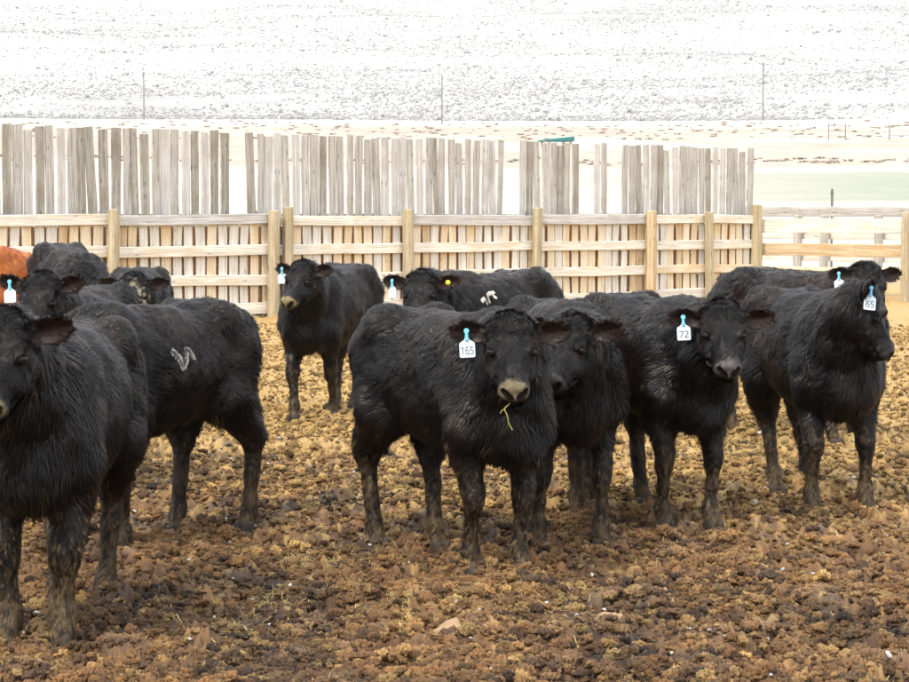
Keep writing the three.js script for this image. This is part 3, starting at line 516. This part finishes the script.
        return c;
  };
  const setCol = (geo, fn) => { const p = geo.attributes.position, c = new Float32Array(p.count * 3); for (let i = 0; i < p.count; i++) { const q = fn(p.getX(i), p.getY(i), p.getZ(i)); c.set(q, i * 3); } geo.setAttribute('color', new THREE.BufferAttribute(c, 3)); };
  setCol(bodyG, coatColor);
  const nose = spec.nose ?? [0.05, 0.045, 0.045], earIn = spec.coat ? mix3(spec.coat, [0, 0, 0], 0.5) : [0.02, 0.012, 0.01];
  const headColor = (x, y, z) => {
    const n = noise3(x * 22 + sd, y * 22, z * 22), n2 = noise3(x * 60 + sd, y * 60, z * 60); let c = mix3(black, brown, sstep(0.5, 0.8, n) * 0.5);
    if (x > 0.36 && y > -0.125) c = mix3(c, nose, sstep(0.375, 0.4, x + 0.03 * (n - 0.5)) * sstep(-0.12, -0.075, y) * (0.55 + 0.45 * n2));
    if (x > 0.4 && cuts[1][0](x, y, z) < 0.006 || x > 0.4 && cuts[3][0](x, y, z) < 0.006) c = [0.006, 0.005, 0.005];
    for (const e of ears) { const b = (x - e.mid.x) * e.u.x + (y - e.mid.y) * e.u.y + (z - e.mid.z) * e.u.z; if (z * e.u.z > 0.11 && b > -0.1) c = mix3(earIn, brown, sstep(0.4, 0.7, n) * 0.8); }
    if (spec.faceMud && sstep(0.55, 0.68, n * 0.6 + n2 * 0.4) && Math.abs(y + 0.02) < 0.09 && x > 0.0 && x < 0.22 && Math.abs(z) < 0.13) c = mix3(c, [0.42, 0.37, 0.26], 0.8 * spec.faceMud);
    return c;
  };
  setCol(headG, headColor);
  headG.applyMatrix4(HM);
  const merged = mergeGeometries([bodyG, headG]);
  const body = part('body', merged, skinMat, g);
  // coat
  const count = spec.locks ?? 9000, coat = shade(new THREE.InstancedMesh(lockGeo, furMat, count)); coat.name = 'coat'; coat.userData.kind = 'stuff'; g.add(coat);
  const P = merged.attributes.position, N = merged.attributes.normal, I = merged.index, nf = I.count / 3, split = bodyG.index.count / 3, cum = new Float64Array(nf);
  const brandFaces = [], headInv = HM.clone().invert(), A = V(), B = V(), C = V(), T = V(), n = V(), D = V(), X = V(), W2 = V(); let sum = 0;
  for (let f = 0; f < nf; f++) {
    A.fromBufferAttribute(P, I.getX(f * 3)); B.fromBufferAttribute(P, I.getX(f * 3 + 1)); C.fromBufferAttribute(P, I.getX(f * 3 + 2));
    let w = T.subVectors(B, A).cross(X.subVectors(C, A)).length() * 0.5;
    if (f >= split) { D.copy(A).applyMatrix4(headInv); w *= D.x > 0.4 ? 0 : Math.abs(D.z) > 0.13 ? 1.6 : 3.2; } else if (A.y < 0.45) w *= A.y < 0.05 ? 0.5 : 2.2; else if (A.distanceTo(crest) < 0.1) w *= 0.5;
    if (strokes.length && f < split && A.z * (spec.brandSide ?? -1) > 0.08 && strokes.some((l) => l.some(([bx, by]) => Math.hypot(A.x - bx, A.y - by) < 0.07))) brandFaces.push(f);
    sum += w; cum[f] = sum;
  }
  const eyeAt = V(), curly = (x, y, z) => sstep(0.5, 0.62, noise3(x * 3.4 + sd + 11, y * 3.4, z * 3.4)) * sstep(0.6, 0.75, y) * sstep(0.45, 0.25, x), col = new THREE.Color(), down = V(0, -1, 0);
  for (let i = 0; i < count; i++) {
    const t = rnd() * sum; let lo = 0, hi = nf - 1; while (lo < hi) { const m = (lo + hi) >> 1; cum[m] < t ? lo = m + 1 : hi = m; }
    let r1 = rnd(), r2 = rnd(); if (r1 + r2 > 1) { r1 = 1 - r1; r2 = 1 - r2; }
    if (i < 1500 && brandFaces.length) for (let tries = 0; tries < 60; tries++) { // white hairs close together along the brand
      lo = brandFaces[Math.floor(rnd() * brandFaces.length)]; r1 = rnd(); r2 = rnd(); if (r1 + r2 > 1) { r1 = 1 - r1; r2 = 1 - r2; }
      A.fromBufferAttribute(P, I.getX(lo * 3)).multiplyScalar(1 - r1 - r2).addScaledVector(B.fromBufferAttribute(P, I.getX(lo * 3 + 1)), r1).addScaledVector(C.fromBufferAttribute(P, I.getX(lo * 3 + 2)), r2);
      if (branded(A.x, A.y, A.z)) break;
    }
    const ia = I.getX(lo * 3), ib = I.getX(lo * 3 + 1), ic = I.getX(lo * 3 + 2), r0 = 1 - r1 - r2;
    A.fromBufferAttribute(P, ia).multiplyScalar(r0).addScaledVector(B.fromBufferAttribute(P, ib), r1).addScaledVector(C.fromBufferAttribute(P, ic), r2);
    n.fromBufferAttribute(N, ia).multiplyScalar(r0).addScaledVector(B.fromBufferAttribute(N, ib), r1).addScaledVector(C.fromBufferAttribute(N, ic), r2).normalize();
    let len, wide, c;
    if (lo < split) {
      const neck = sstep(0.35, 0.6, A.x), legz = sstep(0.55, 0.42, A.y);
      D.set(lerp(-0.75, -0.3, neck), -0.75, 0); if (n.y > 0.6) D.y = -0.1; if (legz > 0) D.lerp(down, legz * 0.9);
      len = lerp(lerp(0.052, 0.072, neck), 0.02, legz); if (A.x < -0.72 && A.y < 0.6) len = 0.06; if (n.y < -0.4) len *= 1.25; wide = len * 1.0;
      c = coatColor(A.x, A.y, A.z); if (strokes.length && branded(A.x, A.y, A.z)) { c = [0.72, 0.68, 0.62]; len = 0.015; wide = 0.014; A.addScaledVector(n, 0.011); }
      if (A.y < 0.6) { // mud caught in single locks below the knee and hock
        const up = A.y / 0.6, p = muddy * (0.95 - 1.0 * up) * (0.35 + 1.1 * noise3(A.x * 9 + sd, A.y * 9, A.z * 9)); c = rnd() < p ? mix3(mud, [0.2, 0.15, 0.07], Math.pow(rnd(), 3)) : mix3(black, brown, rnd()); if (rnd() < p) len *= 1.3;
      } else if (A.x < -0.4 && A.y < 0.95 && rnd() < 0.3 * muddy * sstep(0.95, 0.6, A.y)) c = mix3(brown, mud, rnd() * 0.6);
      const k = 4.5; D.x += 1.0 * (noise3(A.x * k + sd, A.y * k, A.z * k) - 0.5); D.y += 0.8 * (noise3(A.x * k + sd + 31, A.y * k, A.z * k) - 0.5); D.z += 0.8 * (noise3(A.x * k, A.y * k + sd + 57, A.z * k) - 0.5);
      const cu = curly(A.x, A.y, A.z); if (cu > 0) { D.x += rr(-1, 1) * cu; D.y += rr(-1, 1) * cu; D.z += rr(-1, 1) * cu; len *= 1 - 0.3 * cu; c = mix3(c, brown, 0.35 * cu); }
      if (n.y > 0.55 && legz === 0) { D.x += rr(-0.2, 0.2); D.z += rr(-0.25, 0.25); len *= 0.8; }
    } else {
      W2.copy(A).applyMatrix4(headInv); c = headColor(W2.x, W2.y, W2.z);
      const top = sstep(0.13, 0.03, W2.x) * sstep(-0.09, -0.03, W2.y), ear = Math.abs(W2.z) > 0.125 ? 1 : 0;
      if (ear) { const e = ears[W2.z > 0 ? 0 : 1]; D.copy(e.u); const out = W2.clone().sub(e.mid); D.addScaledVector(e.v, Math.sign(out.dot(e.v)) * 0.8); D.addScaledVector(e.f, n.dot(D) > 0 ? 0 : -0.2); len = 0.024; wide = 0.024; }
      else if (top > 0.2) { D.set(0.6, 0.3, W2.z * 6); len = lerp(0.018, 0.036, top); wide = len * 1.2; D.x += rr(-0.7, 0.7); D.z += rr(-0.8, 0.8); }
      else { D.set(0.9, -0.25, W2.z * 4); len = W2.y < -0.16 ? 0.035 : lerp(0.024, 0.015, sstep(0.15, 0.35, W2.x)); wide = len * 1.3; if (W2.y < -0.12 && W2.x < 0.25) { D.set(-0.5, -0.7, 0); len = 0.035; } }
      D.transformDirection(HM);
    }
    if (lo >= split && W2.distanceTo(eyeAt.set(0.175, -0.04, Math.sign(W2.z) * 0.1)) < 0.042) { len *= 0.3; wide *= 0.5; }
    D.x += rr(-0.22, 0.22); D.y += rr(-0.22, 0.22); D.z += rr(-0.22, 0.22);
    D.addScaledVector(n, -D.dot(n)); if (D.lengthSq() < 1e-4) D.set(n.y, -n.x, 0.1).addScaledVector(n, 0); D.normalize();
    D.addScaledVector(n, rr(0.0, 0.22)).normalize(); X.crossVectors(n, D).normalize(); T.crossVectors(D, X);
    let L = len * rr(0.75, 1.3); if (lo < split && strokes.length && c[0] < 0.6 && [0.3, 0.6, 0.9].some((k) => branded(A.x + D.x * L * k, A.y + D.y * L * k, A.z))) { L *= 0.1; wide *= 0.25; }
    M4.makeBasis(X.multiplyScalar(wide * rr(0.8, 1.2)), T.multiplyScalar(L), D.multiplyScalar(L)).setPosition(A.addScaledVector(n, -0.002));
    coat.setMatrixAt(i, M4); const j = rr(0.7, 1.35); col.setRGB(c[0] * j, c[1] * j, c[2] * j); coat.setColorAt(i, col);
  }
  // eyes, hooves, tag
  for (const s of [1, -1]) { const e = part('eye', new THREE.SphereGeometry(0.023, 20, 14), eyeMat, g); e.position.copy(fromHead(0.171, -0.04, s * 0.097)); }
  foot.forEach((p) => {
    const claws = [1, -1].map((s) => { const c = new THREE.LatheGeometry([[0, -0.03], [0.04, -0.03], [0.041, 0], [0.034, 0.045], [0.026, 0.062], [0, 0.066]].map((a) => new THREE.Vector2(...a)), 12); c.scale(1.3, 0.95, 0.7); c.translate(0.004, -0.006, s * 0.025); return c; });
    const hf = part('hoof', mergeGeometries(claws), hornGrey, g); hf.position.set(p.x + 0.03, p.y, p.z);
  });
  if (spec.tag) {
    const e = ears[spec.tagEar ?? 0], at = fromHead(...a3(e.mid.clone().addScaledVector(e.u, 0.015).addScaledVector(e.f, 0.022))), sh = new THREE.Shape(), w = 0.037, t = 0.072, r = 0.008;
    // flag: broad below, necked towards the button
    sh.moveTo(-w + r, -t); sh.lineTo(w - r, -t); sh.quadraticCurveTo(w, -t, w, -t + r); sh.lineTo(w, -0.012); sh.quadraticCurveTo(w, 0, w - 0.012, 0.004); sh.lineTo(0.011, 0.014); sh.lineTo(0.009, 0.024); sh.lineTo(-0.009, 0.024); sh.lineTo(-0.011, 0.014); sh.lineTo(-w + 0.012, 0.004); sh.quadraticCurveTo(-w, 0, -w, -0.012); sh.lineTo(-w, -t + r); sh.quadraticCurveTo(-w, -t, -w + r, -t);
    const tg = part('ear_tag', new THREE.ExtrudeGeometry(sh, { depth: 0.002, bevelEnabled: true, bevelSize: 0.0008, bevelThickness: 0.0008, bevelSegments: 1 }), tagMat, g);
    const look = (spec.tagYaw ?? hp.yaw * 0.6) * Math.PI / 180 - heading; tg.rotation.set(-0.1, look + Math.PI / 2, spec.tagTilt ?? 0.05, 'YXZ'); tg.position.copy(at); tg.position.y -= 0.042; tg.scale.setScalar(0.92);
    if (!(spec.scale > 5)) part('stem', mergeGeometries([new THREE.CylinderGeometry(0.007, 0.01, 0.05, 10).translate(0, 0.034, 0.003), new THREE.CylinderGeometry(0.013, 0.013, 0.006, 14).rotateX(Math.PI / 2).translate(0, 0.056, 0.005)]), stemMat, tg);
    if (typeof spec.tag === 'string') { const tx = new TextGeometry(spec.tag, { font, size: 0.038, depth: 0.0006, curveSegments: 4 }); tx.computeBoundingBox(); const bb = tx.boundingBox; tx.translate(-(bb.max.x + bb.min.x) / 2, -0.058, 0.0034); tx.scale(Math.min(1, 0.06 / (bb.max.x - bb.min.x)), 1, 1); part('number', tx, inkMat, tg); }
  }
  if (spec.button) { const e = ears[1], b = part('ear_button', new THREE.LatheGeometry([[0, -0.004], [0.016, -0.004], [0.017, 0.002], [0.008, 0.006], [0, 0.007]].map((a) => new THREE.Vector2(...a)), 16).rotateX(Math.PI / 2), yellowMat, g); b.position.copy(fromHead(...a3(e.mid.clone().addScaledVector(e.f, 0.03)))); b.rotation.y = Math.PI / 2 - heading; }
  return { g, muzzle: fromHead(0.43, -0.14, 0.02).multiplyScalar(S).applyAxisAngle(V(0, 1, 0), turn).add(root) };
}

const herd = 'black cattle standing in the pen';
const cows = [
  { seed: 3, near: 1, label: 'black cow with white ear tag 165, a pale muzzle and hay in its mouth', feet: [[472, 570], [520, 568], [376, 543], [437, 545]], head: { at: [511, 323, 8.86], yaw: 3, pitch: 44, droop: 0.0, back: 0.0 }, tag: '165', tagYaw: 0, nose: [0.19, 0.155, 0.095], locks: 28000, girth: 1.02, brownness: 0.85 },
  { seed: 17, near: 1, label: 'untagged black cow squeezed between cows 165 and 72, looking past them', feet: [[538, 541], [601, 541], null, null], front: [0.6, 10.15], rear: [0.52, 10.98], head: { at: [574, 324, 9.72], yaw: -34, pitch: 42, droop: -0.1 }, locks: 26000, girth: 0.9, brownness: 0.6 },
  { seed: 29, near: 1, label: 'black cow with curly forehead and white ear tag 72', feet: [[663, 525], [711, 525], null, null], front: [1.24, 10.62], rear: [0.93, 11.38], head: { at: [722, 310, 10.16], yaw: 2, pitch: 44, droop: 0.02, back: 0 }, tag: '72', tagYaw: 0, nose: [0.11, 0.1, 0.1], locks: 26000, girth: 0.94, brownness: 0.8 },
  { seed: 41, near: 1, label: 'black cow with white ear tag 65, head turned in profile to the open fence', feet: [[812, 510], [866, 509], [776, 490], [800, 478]], front: [2.16, 11.15], rear: [1.97, 12.05], head: { at: [867, 292, 10.82], yaw: 84, pitch: 60, droop: -0.55, back: 0.9, droop2: 0.1, back2: 0.3 }, tag: '65', tagYaw: 15, tagTilt: -0.12, locks: 26000, girth: 0.98 },
  { seed: 53, label: 'black cow with a blank tag standing behind cow 65', front: [2.85, 14.5], rear: [2.22, 15.15], head: { at: [867, 269, 13.9], yaw: 12, pitch: 45, droop: 0.05 }, tag: true, tagYaw: 5, scale: 1.03, locks: 14000, brown: [0.022, 0.0125, 0.0095], brownness: 1.6 },
  { seed: 67, label: 'black cow with a pale muzzle standing alone near the fence posts', feet: [[294, 418], [333, 415], null, [347, 408]], front: [-1.16, 16.3], rear: [-0.9, 17.05], head: { at: [303, 266, 15.8], yaw: -30, pitch: 42, droop: -0.05 }, tag: true, tagYaw: -5, nose: [0.25, 0.2, 0.1], scale: 1.02, locks: 14000, brownness: 0.2 },
  { seed: 71, label: 'black cow with a white side brand and yellow ear button behind cow 165', front: [0.02, 14.25], rear: [0.5, 14.85], head: { at: [421, 277, 13.8], yaw: -8, pitch: 44, droop: 0.0 }, tag: true, tagYaw: -40, button: 1, scale: 1.03, locks: 14000, brand: [[[485, 301], [488, 298], [491, 303]], [[492, 295], [494, 302]], [[492, 295], [496, 293], [500, 298]], [[497, 294], [500, 293]]], brandWidth: 0.005 },
  { seed: 83, near: 1, label: 'big black cow with long shaggy neck hair and thick muddy front legs, no ear tag', feet: [[8, 641], [62, 640], [38, 620], [105, 596]], front: [-1.63, 7.78], rear: [-1.6, 8.55], head: { at: [2, 322, 7.22], yaw: -6, pitch: 48, droop: -0.15, back: 0.1 }, nose: [0.2, 0.17, 0.1], locks: 30000, leg: 1.3, mud: 0.9, brownness: 0.4 },
  { seed: 97, near: 1, label: 'black cow with a white V shaped brand on its ribs beside the shaggy cow', feet: [null, [122, 550], [176, 527], [248, 525]], front: [-1.76, 9.8], rear: [-1.28, 10.62], head: { at: [-6, 352, 9.2], yaw: -50, pitch: 60 }, locks: 26000, brand: [[[175.8, 352.5], [180, 357], [184.8, 367.5]], [[184.8, 367.5], [187.6, 361], [188, 351]], [[188, 351], [191.5, 350.6], [194.8, 358]]], brandWidth: 0.0125, brownness: 0.7 },
  { seed: 101, label: 'black cow with a rounded woolly head behind the big shaggy cow', front: [-2.26, 11.7], rear: [-2.25, 12.6], head: { at: [42, 280, 11.15], yaw: -14, pitch: 48, droop: -0.25 }, tag: true, tagYaw: -10, locks: 16000 },
  { seed: 113, label: 'black cow with pale dried mud on its forehead', front: [-2.5, 15.8], rear: [-2.62, 16.7], head: { at: [134, 279, 15.2], yaw: 4, pitch: 52, droop: 0.06 }, faceMud: 1, locks: 14000, brownness: 0.8 },
  { seed: 127, label: 'black cow with a high humped rump standing between the red cow and the fence post', front: [-3.62, 19.3], rear: [-4.0, 20.1], head: { at: [98, 303, 18.8], yaw: 30, pitch: 60 }, scale: 1.1, tilt: -0.09, locks: 12000, brown: [0.02, 0.011, 0.008], brownness: 1.4 },
  { seed: 139, name: 'red_cow', label: 'rust red cow with a woolly rump, the only red animal in the pen', group: undefined, front: [-5.62, 21.0], rear: [-4.8, 21.2], head: { at: [-95, 285, 20.8], yaw: -80, pitch: 45 }, scale: 1.08, locks: 8000, coat: [0.36, 0.1, 0.022], brown: [0.42, 0.15, 0.04], brownness: 0.5 },
];
let hay = null;
for (const c of cows) { if (!c.name) c.group = herd; const r = makeCow(c); if (c.tag === '165') hay = r.muzzle; }
if (hay) {
  const cv = new THREE.CatmullRomCurve3([V(0.005, 0.012, -0.02), V(-0.004, -0.004, 0.012), V(-0.022, -0.022, 0.02), V(-0.012, -0.05, 0.024), V(-0.004, -0.085, 0.022), V(0.012, -0.115, 0.02)]);
  const m = part('hay_stem', mergeGeometries([new THREE.TubeGeometry(cv, 24, 0.0024, 6), new THREE.TubeGeometry(new THREE.CatmullRomCurve3([V(-0.022, -0.022, 0.02), V(-0.034, -0.03, 0.024), V(-0.042, -0.042, 0.026)]), 8, 0.002, 5)]), new THREE.MeshStandardMaterial({ color: new THREE.Color(0.33, 0.3, 0.06), roughness: 0.6 }), scene);
  m.position.copy(hay); tag(m, 'bent yellow green hay stem hanging from the mouth of cow 165', 'hay');
}

renderer.render(scene, camera);
